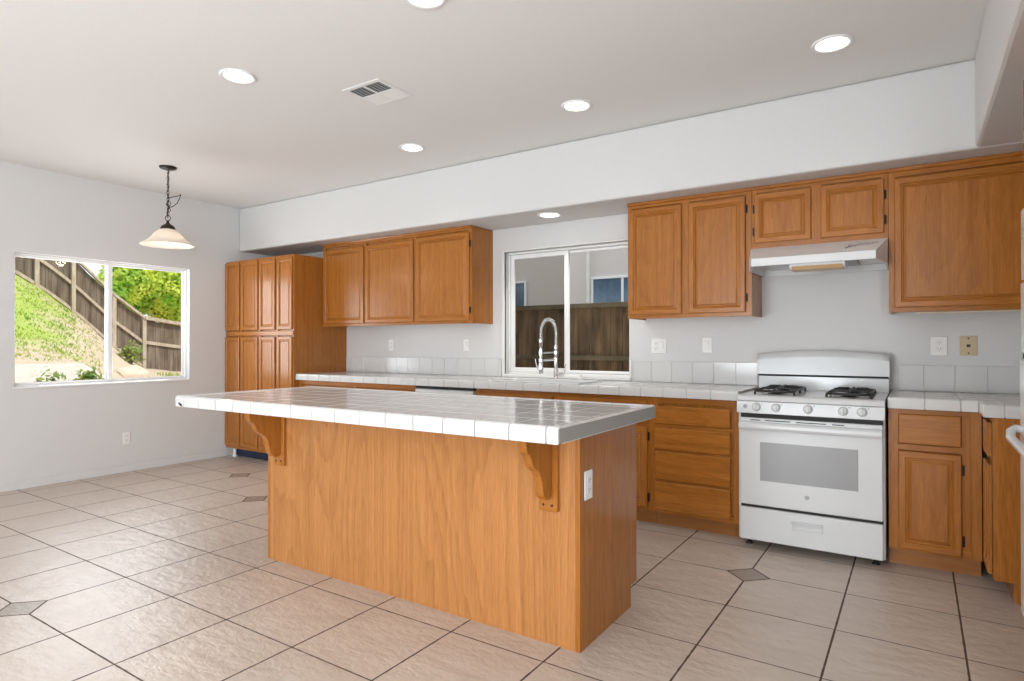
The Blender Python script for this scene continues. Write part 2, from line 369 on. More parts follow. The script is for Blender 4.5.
def face_frame(parent, u0, u1, z0, z1, plane, facing, vs=(), hs=(), sw=.04, rw=.04, hr=None):
    """face frame: outer stiles and rails + inner stiles at vs (centre, width) and rails at hs (u0,u1,centre,width)"""
    g = face_fn(facing, plane); m = MB()
    def b(a0, a1, b0, b1, mi):
        p = g(a0, b0, -.019); q = g(a1, b1, 0.); m.box(p[0], q[0], p[1], q[1], p[2], q[2], mi)
    b(u0, u0+sw, z0, z1, 0); b(u1-sw, u1, z0, z1, 0)
    b(u0+sw, u1-sw, z0, z0+rw, 1); b(u0+sw, u1-sw, z1-(hr or rw), z1, 1)
    for c, w in vs: b(c-w/2, c+w/2, z0+rw, z1-(hr or rw), 0)
    bars = sorted([(u0, u0+sw), (u1-sw, u1)]+[(c-w/2, c+w/2) for c, w in vs])
    for a0, a1, c, w in hs:      # rails run only between the stiles
        for (p0, p1), (q0, q1) in zip(bars, bars[1:]):
            r0, r1 = max(a0-.02, p1), min(a1+.02, q0)
            if r1-r0 > .01: b(r0, r1, c-w/2, c+w/2, 1)
    return m.build('face_frame', [OZ, OY if facing in ('-x', '+x') else OX], parent)

# ------------------------------------------------------------------ room shell
XL, XR, YB, YF, ZC, ZS, YS = -6.33, .96, 4.60, -3.5, 2.74, 2.258, 4.08
T = .16
m = MB(); m.box(XL-T, XR+T, YF-T, YB+T, -.12, 0); o = m.build('floor', FLOOR, loc=(0, 0, 0)); struct(o, 'beige slate-look square floor tiles with dark grout and small diamond insets', 'floor')
m = MB(); m.box(XL-T, XR+T, YF-T, YB+T, ZC, ZC+.2); struct(m.build('ceiling', CEIL), 'flat white painted kitchen ceiling', 'ceiling')
def wall(name, axis, plane, th, a0, a1, z0, z1, holes, label):
    """wall with rectangular holes; axis 0: plane x, runs along y; axis 1: plane y, runs along x; th signed thickness"""
    m = MB(); us = sorted({a0, a1, *[h[0] for h in holes], *[h[1] for h in holes]}); zs = sorted({z0, z1, *[h[2] for h in holes], *[h[3] for h in holes]})
    for u, u2 in zip(us, us[1:]):
        for z, z2 in zip(zs, zs[1:]):
            if any(h[0] <= u and u2 <= h[1] and h[2] <= z and z2 <= h[3] for h in holes): continue
            if axis == 0: m.box(plane, plane+th, u, u2, z, z2)
            else: m.box(u, u2, plane, plane+th, z, z2)
    bm_o = m.build(name, WALL, weld=True); struct(bm_o, label, 'wall'); return bm_o
W1 = (2.03, 3.520, .862, 2.005); W2 = (-3.098, -1.905, .952, 2.048)
wall('wall_left', 0, XL, -T, YF, YB+T, 0, ZC, [W1], 'white left wall with the wide slider window on the yard')
wall('wall_back', 1, YB, T, XL, XR, 0, ZC, [W2], 'white back wall behind the counters and sink window')
wall('wall_right', 0, XR, T, YF, YB+T, 0, ZC, [(-2.7, -.5, .6, 2.2)], 'white right wall behind the oven cabinet')
wall('wall_front', 1, YF, -T, XL-T, XR+T, 0, ZC, [(-3.3, -.8, .0, 2.4)], 'white wall behind the camera with patio opening')
m = MB(); m.box(XL+.001, XR-.001, YS, YB-.001, ZS, ZC-.001); m.box(.262, XR-.001, YF+.001, YS-.0, ZS, ZC-.001)
struct(m.build('trim_1', WALL, bevel=.018), 'white dropped soffit above the wall cabinets', 'soffit')
m = MB(); m.box(XL+.001, XL+.013, YF, 3.94, 0.0, .075, c=.004); struct(m.build('baseboard_left', WALL), 'low white painted baseboard along the left wall', 'baseboard')
m = MB(); m.box(XL-.5, XR+.6, YF-1.2, YB+.5, ZC+.21, 3.5); struct(m.build('trim_shade_roof', ROOFM), 'unseen flat roof slab added above the kitchen to block sun', 'roof')  # slab with eaves added out of view as a shadow caster

def window_left():
    y0, y1, z0, z1 = W1
    X = XL-.060
    m = MB(); w = .014
    for a in ((y0, y1, z0, z0+w), (y0, y1, z1-w, z1), (y0, y0+w, z0+w, z1-w), (y1-w, y1, z0+w, z1-w)): m.box(X-.075, X, a[0]+.001, a[1]-.001, a[2]+.001, a[3]-.001, c=.003)
    f = m.build('window_1', VINYL, bevel=0); struct(f, 'white vinyl slider window in the left wall showing hillside yard', 'window')
    f['_o'] = f['_o']
    def sash(ya, yb, xx, e=.012):
        m = MB(); w = .020
        for a in ((ya, yb, z0+.014, z0+.014+w), (ya, yb, z1-.014-w, z1-.014), (ya, ya+(w*2 if ya > 2.5 else e), z0+.014+w, z1-.014-w), (yb-(w*2 if yb < 3 else e), yb, z0+.014+w, z1-.014-w)): m.box(xx-.018, xx, *a, c=.003)
        s_ = m.build('sash', VINYL, f)
        m = MB(); m.box(xx-.011, xx-.007, ya+.012, yb-.012, z0+.014+w, z1-.014-w); m.build('pane', GLASS, s_)
    sash(y0+.015, 2.815, X-.008); sash(2.765, y1-.015, X-.032)
    m = MB(); m.box(X-.004, XL+.012, y0-.002, y1+.002, z0-.014, z0+.003, c=.003); m.build('sill', TRIM, f)
window_left()
def window_back():
    x0, x1, z0, z1 = W2
    Y = YB+.055; w = .02
    m = MB()
    for a in ((x0, x1, z0, z0+w), (x0, x1, z1-w, z1), (x0, x0+w, z0+w, z1-w), (x1-w, x1, z0+w, z1-w)): m.box(a[0]+.001, a[1]-.001, Y, Y+.07, a[2]+.001, a[3]-.001, c=.004)
    f = m.build('window_2', VINYL); struct(f, 'white vinyl slider window above the sink facing the neighbour', 'window')
    def sash(xa, xb, yy, w, gm, nm='sash'):
        m = MB()
        for a in ((xa, xb, z0+.022, z0+.022+w), (xa, xb, z1-.022-w, z1-.022), (xa, xa+w, z0+.022+w, z1-.022-w), (xb-w, xb, z0+.022+w, z1-.022-w)): m.box(a[0], a[1], yy, yy+.022, a[2], a[3], c=.004)
        s_ = m.build(nm, VINYL, f)
        m = MB(); m.box(xa+w, xb-w, yy+.009, yy+.013, z0+.022+w, z1-.022-w); m.build('pane', gm, s_); return s_
    s1 = sash(x0+.022, -2.487, Y+.006, .040, SCREEN); sash(-2.520, x1-.018, Y+.034, .024, GLASS)
    m = MB(); m.box(-2.515, -2.502, Y-.012, Y+.006, 1.46, 1.56, c=.004); m.build('latch', VINYL, s1)
    m = MB(); m.box(x0-.012, x1+.012, YB-.02, Y+.004, z0-.022, z0+.004, c=.004)
    m.box(x0-.026, x0, YB-.014, YB+.02, z0, z1+.0, c=.003); m.box(x1, x1+.02, YB-.014, YB+.02, z0, 1.10, c=.003); m.box(x0-.026, x1+.02, YB-.008, YB+.02, z1, z1+.012, c=.003)
    m.build('casing', TRIM, f)
window_back()

# ------------------------------------------------------------------ cabinets
def upper_cab(label, x0, x1, z0, z1, yf=4.28, vs=(), doors=(), crown=True, side=None, rail=None):
    t = thing('wall_cabinet', label, 'cabinet', ((x0+x1)/2, yf+.15, z0))
    m = MB(); m.box(x0, x1, yf+.02, YB-.002, z0+.012, z1-.002); m.box(x0, x0+.015, yf+.02, YB-.002, z0, z0+.012); m.box(x1-.015, x1, yf+.02, YB-.002, z0, z0+.012)
    m.build('cabinet_box', OZ, t)
    face_frame(t, x0, x1, z0, z1, yf, '-y', vs=vs, sw=.035, hr=rail)
    for d in doors: door(t, *d[:4], yf, hinge=d[4] if len(d) > 4 else None)
    if crown:
        m = MB(); m.prism([(yf, z1-.022), (yf-.010, z1-.018), (yf-.016, z1-.004), (yf-.016, z1-.0005), (yf, z1-.0005)], 0, x0, x1); m.build('crown_moulding', OX, t)
    return t
ZT = ZS-.002
upper_cab('three-door oak wall cabinet left of the sink window', -5.163, -3.229, 1.405, ZT, vs=((-4.541, .03), (-3.884, .03)),
          doors=[(-5.143, -4.556, 1.428, 2.190), (-4.525, -3.900, 1.428, 2.190), (-3.868, -3.250, 1.428, 2.200, (-3.250, 2.10, 1.52))])
upper_cab('two-door oak wall cabinet between sink window and range hood', -1.785, -.913, 1.408, ZT, vs=((-1.355, .06),),
          doors=[(-1.770, -1.380, 1.434, 2.205), (-1.329, -.950, 1.434, 2.205, (-.950, 2.12, 1.53))])
upper_cab('short two-door oak wall cabinet above the range hood', -.911, -.140, 1.848, ZT, vs=((-.525, .06),),
          doors=[(-.892, -.554, 1.882, 2.205, (-.892, 2.11, 1.96)), (-.499, -.161, 1.882, 2.205, (-.161, 2.11, 1.96))])
upper_cab('oak corner wall cabinet with one wide door right of the hood', -.138, .94, 1.408, ZT, doors=[(-.110, .93, 1.434, 2.195)], rail=.05)
# under-cabinet light strip
m = MB(); m.box(-.01, .62, 4.31, 4.335, 1.398, 1.4065, c=.002); tag(m.build('light_strip', CREAM), 'thin cream light strip under the wide-door corner wall cabinet', 'light')

def pantry():
    t = thing('pantry_cabinet', 'tall oak pantry cabinet with eight narrow doors in left corner', 'cabinet', (-5.73, 4.25, 0))
    x0, x1, yf = -6.327, -5.165, 3.925
    bx('cabinet_box', OZ, t, x0, x1, yf+.02, YB-.002, .10, 2.12)
    bx('toe_board', BLUE, t, x0+.02, x1-.02, yf+.09, YB-.01, 0, .099)
    m = MB(); m.tube([(x0+.075, yf+.06, 0), (x0+.075, yf+.06, .1)], .017, 12); m.lathe([(.03, 0), (.03, .012)], (x0+.075, yf+.06, 0)); m.build('levelling_foot', VINYL, t)
    face_frame(t, x0, x1, .10, 2.12, yf, '-y', vs=((-6.054, .03), (-5.73, .04), (-5.438, .03)), sw=.02, hs=((x0+.03, x1-.03, 1.335, .05),))
    m = MB(); m.box(x0+.01, x1-.0, yf-.012, yf, 1.312, 1.357, c=.004); m.build('middle_rail', OX, t)
    xs = [(-6.322, -6.070), (-6.038, -5.745), (-5.715, -5.456), (-5.420, -5.185)]
    for i, (a, b) in enumerate(xs):
        door(t, a, b, 1.372, 2.10, yf, fw=.042); door(t, a, b, .125, 1.300, yf, fw=.042)
pantry()
ZB = .8695
def base_cab(label, x0, x1, yf=3.985, vs=(), hs=(), doors=(), drawers=(), toe=True, sw=.04, open_right=False):
    t = thing('base_cabinet', label, 'cabinet', ((x0+x1)/2, yf+.3, 0))
    bx('cabinet_box', OZ, t, x0, x1, yf+.02, YB-.002, .10, .76 if 'sink' in label else ZB)
    bx('toe_board', OTOE, t, x0+.0, x1-.0, yf+.075, YB-.02, 0, .0995)
    face_frame(t, x0, x1, .10, ZB, yf, '-y', vs=vs, hs=hs, sw=sw)
    for d in doors: door(t, *d[:4], yf, hinge=d[4] if len(d) > 4 else None)
    for d in drawers: slab(t, *d, yf)
    return t
base_cab('oak base cabinet between pantry and dishwasher', -5.163, -3.60, vs=((-4.36, .04),), doors=[(-5.09, -4.38, .13, .66), (-4.34, -3.63, .13, .66)], drawers=[(-5.09, -4.38, .69, .82), (-4.34, -3.63, .69, .82)])
base_cab('oak sink base cabinet below the faucet', -2.965, -1.492, vs=((-2.23, .04),), hs=((-2.92, -1.53, .68, .03),), doors=[(-2.93, -2.25, .122, .664), (-2.21, -1.521, .122, .664, (-1.521, .60, .19))], drawers=[(-2.93, -2.25, .69, .842), (-2.21, -1.521, .69, .842)])
t = base_cab('four-drawer oak base cabinet left of the range', -1.490, -.920, drawers=[(-1.468, -.978, .691, .812), (-1.468, -.978, .523, .667), (-1.468, -.978, .321, .510), (-1.468, -.978, .119, .308)],
             hs=((-1.45, -.95, .679, .03), (-1.45, -.95, .516, .03), (-1.45, -.95, .314, .03)))
base_cab('oak base cabinet with one drawer and door right of the range', -.134, .276, doors=[(-.089, .192, .100+.012, .640, (.192, .56, .19))], drawers=[(-.089, .192, .680, .842)], vs=((.2115, .037),), hs=((-.09, .19, .66, .03),), sw=.045)
# short return run on the right
t = thing('base_cabinet', 'oak corner return base cabinet whose plain end panel faces the room', 'cabinet', (.62, 3.95, 0))
bx('cabinet_box', OZ, t, .318, XR-.002, 3.725, 3.983, .10, ZB); bx('toe_board', OTOE, t, .375, XR-.002, 3.725, 3.983, 0, .0995)
m = MB(); m.prism([(.10, .30), (ZB, .30), (ZB, XR-.002), (0, XR-.002), (0, .395), (.06, .375), (.10, .375)], 1, 3.70, 3.7245); m.build('end_panel', OZ, t)
face_frame(t, 3.726, 3.983, .10, ZB, .299, '-x', sw=.03, hs=((3.75, 3.95, .66, .07),)); door(t, 3.745, 3.965, .115, .640, .298, '-x', fw=.045); slab(t, 3.745, 3.965, .680, .842, .298, '-x')

# ------------------------------------------------------------------ tiled worktops
TP = .1555
def tiled_slab(name, label, rects, edges, xg, yg, z0, z1, holes=(), corner_pts=(), grout=GROUT, cat='countertop'):
    """rects: list of (x0,x1,y0,y1) plan of the slab; edges: list of ('x'|'y', plane, a0, a1, outward sign)"""
    t = thing(name, label, cat, ((rects[0][0]+rects[0][1])/2, (rects[0][2]+rects[0][3])/2, z0))
    core = MB(); tiles = MB(); g = .0017
    EW = .045
    for (x0, x1, y0, y1) in rects:
        ax = [x0]+sorted([xg+k*TP for k in range(-60, 60) if x0+.02 < xg+k*TP < x1-.02])+[x1]
        ay = [y0]+sorted([yg+k*TP for k in range(-60, 60) if y0+.02 < yg+k*TP < y1-.02])+[y1]
        hx = sorted({x0, x1, *[h[0] for h in holes if x0 < h[0] < x1], *[h[1] for h in holes if x0 < h[1] < x1]})
        for a, b in zip(hx, hx[1:]):
            hh = [h for h in holes if h[0] <= a and b <= h[1]]
            if hh:
                core.box(a, b, y0+.006, hh[0][2], z0+.004, z1-.003); core.box(a, b, hh[0][3], y1-.004, z0+.004, z1-.003)
            else: core.box(a+.0, b-.0, y0+.006, y1-.004, z0+.004, z1-.003)
        for a, b in zip(ax, ax[1:]):
            for c, d in zip(ay, ay[1:]):
                pieces = [(a, b, c, d)]
                for h in holes:
                    np_ = []
                    for (p, q, r, s) in pieces:
                        if q <= h[0] or p >= h[1] or s <= h[2] or r >= h[3]: np_.append((p, q, r, s)); continue
                        if p < h[0]: np_.append((p, h[0], r, s))
                        if q > h[1]: np_.append((h[1], q, r, s))
                        if r < h[2]: np_.append((max(p, h[0]), min(q, h[1]), r, h[2]))
                        if s > h[3]: np_.append((max(p, h[0]), min(q, h[1]), h[3], s))
                    pieces = np_
                for (p, q, r, s) in pieces:
                    dz = random.uniform(-.0004, .0004)
                    if q-p > .01 and s-r > .01: tiles.box(p+g, q-g, r+g, s-g, z1-.008, z1+dz, c=.0022)
    # V-cap edge tiles with a rounded raised lip
    caps = MB()
    for (ax_, pl, a0, a1, sg) in edges:
        o0 = xg if ax_ == 'y' else yg
        cuts = [a0]+sorted([o0+k*TP for k in range(-60, 60) if a0+.03 < o0+k*TP < a1-.03])+[a1]
        P = []
        for i in range(7): th = math.pi/2*i/6; P.append((.018*(1-math.cos(th))-.0, z1+.004-.018*(1-math.sin(th))))
        prof = [(0.001, z0)]+P+[(EW-.006, z1+.003), (EW, z1-.004), (EW, z1-.012), (.010, z1-.014), (.010, z0)]
        for a, b in zip(cuts, cuts[1:]):
            a2, b2 = a+g*1.35, b-g*1.35
            pts = [(pl-sg*p, h) for p, h in prof]
            if ax_ == 'y': caps.prism(pts, 0, a2, b2)            # outline in (y,z)
            else: caps.prism([(h, p) for p, h in pts], 1, a2, b2)  # outline in (z,x)
    core.build('grout_bed', grout, t); tiles.build('surface_tiles', TILE, t, bevel=0)
    c = caps.build('edge_tiles', TILE, t, bevel=.002)
    return t
SINK = (-2.86, -2.08, 4.045, 4.44)
tiled_slab('countertop', 'white tiled countertop along back wall from pantry to range', [(-5.163, -.920, 3.94, YB-.002)], [('y', 3.94, -5.163, -.920, -1)], -1.245, 3.955, ZB+.001, .928, holes=[SINK], grout=GROUTL)
tiled_slab('countertop', 'white tiled L-shaped countertop right of the range', [(-.136, XR-.002, 3.94, YB-.002), (.285, XR-.002, 3.69, 3.939)], [('y', 3.94, -.136, .262, -1), ('x', .262, 3.69, 3.94, -1), ('y', 3.69, .262, XR-.002, -1)], .033, 3.955, ZB+.001, .928, grout=GROUTL)
ISL = (-3.50, -1.035, 1.865, 2.815)
isl = tiled_slab('island_countertop', 'white tiled island countertop overhanging the oak island', [ISL],
           [('y', ISL[2], ISL[0], ISL[1], -1), ('y', ISL[3], ISL[0], ISL[1], 1), ('x', ISL[0], ISL[2]+.04, ISL[3]-.04, -1), ('x', ISL[1], ISL[2]+.04, ISL[3]-.04, 1)], -1.085, 1.912, .872, .930, grout=GROUTM)
m = MB(); m.lathe([(.0001, 0), (.009, 0), (.012, .002), (.006, .003)], (0, 0, 0), 7, axis=1)
m.v = [(x*1.6-3.445-(.6*z), 1.8645-abs(y)*.3, z*.8-.4*x+.886) for x, y, z in m.v]; m.build('chip', CHIP, isl)
# backsplash rows
def splash(label, x0, x1, xg):
    m = MB(); gr = MB(); gr.box(x0, x1, YB-.007, YB-.001, .929, 1.086)
    cs = [x0]+[xg+k*.1575 for k in range(-40, 40) if x0+.02 < xg+k*.1575 < x1-.02]+[x1]
    for a, b in zip(cs, cs[1:]): m.box(a+.0012, b-.0012, YB-.011, YB-.004, .931, 1.088, c=.002)
    t = thing('backsplash', label, 'backsplash', ((x0+x1)/2, YB-.005, .929)); gr.build('grout_bed', GROUTL, t); m.build('wall_tiles', TILE, t)
splash('single row of white wall tiles left of the sink window', -5.163, -3.135, -4.576)
splash('single row of white wall tiles between window and range', -1.852, -.94, -1.7188)
splash('single row of white wall tiles right of the range', -.10, XR-.003, .034)

# ------------------------------------------------------------------ island
t = thing('kitchen_island', 'oak kitchen island with plain veneer back facing the camera', 'island', (-2.2, 2.45, 0))
bx('cabinet_box', OZ, t, -3.09, -1.137, 2.205, 2.75, .10, .87)
bx('toe_board', OTOE, t, -3.09, -1.137, 2.205, 2.70, 0, .0995)
bx('back_panel', OPANEL, t, -3.0895, -1.137, 2.188, 2.2045, .0, .87)
m = MB(); m.prism([(.0, 2.188), (.87, 2.188), (.87, 2.775), (.10, 2.775), (.10, 2.705), (0, 2.705)], 1, 0, 1)
m.v = [( -1.1365+.019*y, x, z) if False else (-1.1365+.0195*y, x, z) for (x, y, z) in [(v[0], v[1], v[2]) for v in m.v]]
m.build('end_panel', OZ, t)
m = MB(); m.prism([(2.188, 0), (2.775, 0), (2.775, .87), (2.188, .87)], 0, -3.110, -3.0905); m.build('end_panel', OZ, t)
face_frame(t, -3.09, -1.137, .10, .87, 2.770, '+y', vs=((-2.46, .04), (-1.80, .04)), hs=((-3.05, -1.18, .69, .03),))
for a, b in ((-3.065, -2.48), (-2.44, -1.82), (-1.78, -1.155)):
    door(t, a, b, .12, .67, 2.771, '+y'); slab(t, a, b, .705, .845, 2.771, '+y')
def corbel(xc):
    # wooden plate on the island back with a scrolled bracket standing out from it
    c = MB(); c.box(xc-.042, xc+.042, 2.168, 2.1875, .545, .869, c=.002)
    o = c.build('corbel', OZ, t, bevel=0)
    pts = [(2.1675, .869), (1.972, .869), (1.972, .850), (1.974, .826), (1.982, .808), (1.998, .797), (2.008, .784), (2.018, .765), (2.028, .748), (2.046, .735), (2.068, .722), (2.083, .702), (2.091, .675), (2.096, .645), (2.104, .622), (2.120, .606), (2.140, .598), (2.158, .600), (2.1675, .612)]
    b = MB(); b.prism(pts, 0, xc-.022, xc+.018); b.build('scroll_bracket', OZ, o, bevel=.003)
    for dx in (-.022, .018):
        s = MB(); s.lathe([(.0001, 0), (.0055, 0), (.0055, .002)], (xc+dx, 2.168, .570), 10, axis=1, dirn=-1); s.build('screw', BRONZE, o)
corbel(-2.985); corbel(-1.250)

# ------------------------------------------------------------------ outlets and plates
def plate(label, kind, u, z, plane, facing, w=.07, h=.114, mat=PLATE, group=None):
    g = face_fn(facing, plane); L = g(u, z, .0); t = thing('wall_outlet' if kind != 'switch' else 'light_switch', label, 'outlet' if kind != 'switch' else 'switch', L, group)
    def B(mm, a0, a1, b0, b1, w0, w1, c=0.): p, q = g(a0, b0, w0), g(a1, b1, w1); mm.box(p[0], q[0], p[1], q[1], p[2], q[2], c=c)
    m = MB(); B(m, u-w/2, u+w/2, z-h/2, z+h/2, .0005, .006, .0025); pl = m.build('cover_plate', mat, t)
    n = 2 if w > .1 else 1
    for i in range(n):
        uc = u if n == 1 else u+(-.023+.046*i)
        if kind == 'duplex' or (kind == 'mixed' and i == 0):
            for dz in (-.020, .020):
                m = MB(); B(m, uc-.0165, uc+.0165, z+dz-.014, z+dz+.014, .006, .0085, .002); s = m.build('socket', mat, t)
                m = MB()
                for du in (-.006, .006): B(m, uc+du-.0012, uc+du+.0012, z+dz-.002, z+dz+.007, .0085, .009)
                B(m, uc-.002, uc+.002, z+dz-.010, z+dz-.006, .0085, .009); m.build('slots', DARK, s)
        elif kind == 'jack':
            m = MB(); B(m, uc-.009, uc+.009, z-.008, z+.008, .006, .012, .001); m.build('socket', DARK, t)
            for dz in (.044, -.044): m = MB(); B(m, uc-.004, uc+.004, z+dz-.004, z+dz+.004, .006, .008); m.build('screw', BRONZE, t)
        else:
            m = MB(); B(m, uc-.0165, uc+.0165, z-.033, z+.033, .006, .0085, .001); B(m, uc-.012, uc+.012, z-.004, z+.028, .0085, .0115, .002); m.build('rocker', mat, t)
    return t
plate('white duplex outlet on oak island end panel', 'duplex', 2.257, .652, -1.117, '+x', h=.117)
plate('white double-gang outlet and switch plate left of the range', 'mixed', -1.665, 1.207, YB, '-y', w=.116)
plate('white single switch plate on wall closest left of the range', 'switch', -1.295, 1.214, YB, '-y')
plate('white duplex outlet on wall right of the range', 'duplex', .113, 1.208, YB, '-y', w=.085, h=.118)
plate('almond phone jack plate beside the white outlet at right', 'jack', .258, 1.21, YB, '-y', w=.085, h=.118, mat=ALMOND)
plate('white duplex outlet below the three-door wall cabinet, nearer the pantry', 'duplex', -4.50, 1.212, YB, '-y')
plate('white single switch plate between wall cabinet and sink window', 'switch', -3.53, 1.215, YB, '-y')
plate('white duplex outlet low on left wall below the window', 'duplex', 2.91, .325, XL, '+x')

# ------------------------------------------------------------------ gas range
def gas_range():
    X0, X1 = -.914, -.146; C = (X0+X1)/2
    t = thing('gas_range', 'white freestanding gas range between the base cabinets', 'range', (C, 4.2, 0))
    bx('body', ENAMEL, t, X0, X1, 3.915, 4.565, .045, .893, c=.004)
    for x in (X0+.05, X1-.05):
        for y in (3.97, 4.50):
            m = MB(); m.lathe([(.02, 0), (.02, .008), (.011, .012), (.011, .046)], (x, y, 0), 12); m.build('foot', BLACK, t)
    m = MB(); m.prism([(3.872, .888), (3.882, .908), (3.90, .915), (4.50, .915), (4.50, .893), (3.914, .893), (3.914, .88), (3.875, .88)], 0, X0, X1); m.build('cooktop', ENAMEL, t, bevel=.003)
    m = MB(); m.prism([(3.874, .878), (3.914, .878), (3.914, .808), (3.868, .808), (3.868, .815)], 0, X0, X1); cp = m.build('control_panel', ENAMEL, t, bevel=.002)
    for x in (-.801, -.692, -.522, -.345, -.253):
        m = MB(); m.lathe([(.026, 0), (.026, .004), (.022, .008), (.020, .024), (.017, .027), (.0001, .027)], (x, 3.8735, .848), 20, axis=1, dirn=-1)
        m.box(x-.0045, x+.0045, 3.838, 3.85, .830, .868, c=.002); k = m.build('knob', ENAMEL, cp)
        m = MB(); m.box(x+.026, x+.036, 3.869, 3.8705, .868, .871); m.box(x+.03, x+.033, 3.869, 3.8705, .862, .868); m.build('marking', LOGO, cp)
    m = MB(); m.lathe([(.012, 0), (.012, .001)], (-.865, 3.8695, .848), 14, axis=1, dirn=-1); m.build('indicator_dial', LOGO, cp)
    bx('gap', DARK, t, X0+.02, X1-.01, 3.885, 3.914, .782, .8075)
    d = bx('oven_door', ENAMEL, t, X0+.016, X1-.010, 3.872, 3.914, .262, .781, c=.005)
    for a, b in ((-.835, -.78), (-.755, -.615), (-.585, -.43), (-.40, -.34)): bx('vent_slot', DARK, d, a, b, 3.8695, 3.8725, .766, .771)
    bx('window', OVGLASS, d, -.782, -.273, 3.8700, 3.8725, .411, .639, c=.001)
    m = MB(); m.lathe([(.0125, 0), (.0125, .0015)], (-.529, 3.872, .342), 24, axis=1, dirn=-1)
    m.tube([(-.529+.0085*math.cos(a), 3.8698, .342+.0085*math.sin(a)) for a in [i*math.pi/8 for i in range(17)]], .0009, 5, mi=1)
    m.tube([(-.535, 3.8698, .341), (-.531, 3.8698, .346), (-.530, 3.8698, .339), (-.533, 3.8698, .337), (-.527, 3.8698, .343), (-.524, 3.8698, .346), (-.525, 3.8698, .338), (-.522, 3.8698, .340)], .0008, 5, mi=1)
    m.build('round_logo', [LOGO, ENAMEL], d)
    # full-width moulded handle
    m = MB(); m.prism([(3.8715, .760), (3.845, .757), (3.832, .745), (3.830, .728), (3.838, .713), (3.850, .712), (3.852, .735), (3.8715, .742)], 0, X0+.018, X1-.012); m.build('handle', ENAMEL, d, bevel=.003)
    bx('gap', DARK, t, X0+.02, X1-.01, 3.89, 3.914, .246, .262)
    dr = MB(); dr.box(X0+.016, X1-.010, 3.872, 3.914, .052, .245, c=.004); dr = dr.build('storage_drawer', ENAMEL, t)
    m = MB()
    m.box(-.613, -.447, 3.850, 3.8725, .189, .198, c=.003)
    for a in ((-.613, -.447, .146, .155), (-.613, -.604, .155, .190), (-.456, -.447, .155, .190)): m.box(a[0], a[1], 3.866, 3.8725, a[2], a[3], c=.0015)
    m.box(-.604, -.456, 3.8685, 3.8725, .155, .170, c=.001)
    m.build('recessed_pull', ENAMEL, dr)
    # backguard
    m = MB(); m.box(X0-.0, X1+.0, 4.49, 4.565, .915, 1.006, c=.003); bg_ = m.build('backguard', ENAMEL, t)
    m = MB(); N = 14; Y0 = 4.462
    for i in range(N+1):
        u = i/N; x = X0-.003+(X1-X0+.006)*u; zt = 1.158+.022*math.sin(math.pi*u)
        m.v += [(x, Y0, 1.018), (x, Y0+.006, zt-.045), (x, Y0+.022, zt-.012), (x, Y0+.045, zt), (x, Y0+.085, zt-.004), (x, 4.565, zt-.02), (x, 4.565, 1.018)]
    for i in range(N):
        for k in range(7): m.f.append((i*7+k, i*7+(k+1) % 7, (i+1)*7+(k+1) % 7, (i+1)*7+k)); m.mi.append(0); m.sm.append(k in (1, 2, 3))
    m.f += [tuple(range(7)), tuple(range(N*7, N*7+7))]; m.mi += [0, 0]; m.sm += [False]*2
    m.build('crown_panel', ENAMEL, bg_)
    m = MB(); m.box(X0+.004, X1-.004, 4.478, 4.50, 1.004, 1.019); m.build('vent_slot', DARK, bg_)
    # burners and grates
    for cx in (-.720, -.328):
        for cy in (4.06, 4.30):
            m = MB(); m.lathe([(.058, .915), (.052, .918), (.035, .920), (.035, .930), (.030, .934), (.0001, .935)], (cx, cy, 0), 20); m.build('burner', BLACK, t)
        g = MB(); w, z = .108, .940; y0, y1 = 3.955, 4.42
        P = lambda pts: g.tube(pts, .007, 8)
        P([(cx-w, y0+.02, z-.003), (cx-w+.02, y0, z-.003), (cx+w-.02, y0, z-.003), (cx+w, y0+.02, z-.003), (cx+w, y1-.02, z-.003), (cx+w-.02, y1, z-.003), (cx-w+.02, y1, z-.003), (cx-w, y1-.02, z-.003), (cx-w, y0+.02, z-.003)])
        for x in (cx-w, cx+w):
            for y in (y0+.02, y1-.02, (y0+y1)/2): P([(x, y, z), (x*1.0+(cx-x)*-.03, y, .9155)])
        P([(cx-w, (y0+y1)/2, z), (cx+w, (y0+y1)/2, z)])
        for cy in (4.06, 4.30):
            for a in (0, math.pi/2, math.pi, 3*math.pi/2):
                L = w if a in (0, math.pi) else .105
                P([(cx+math.cos(a)*L, cy+math.sin(a)*L*.98, z-.004), (cx+math.cos(a)*L*.7, cy+math.sin(a)*L*.7, z+.010), (cx+math.cos(a)*.02, cy+math.sin(a)*.02, z+.010)])
        g.build('grate', BLACK, t)
gas_range()
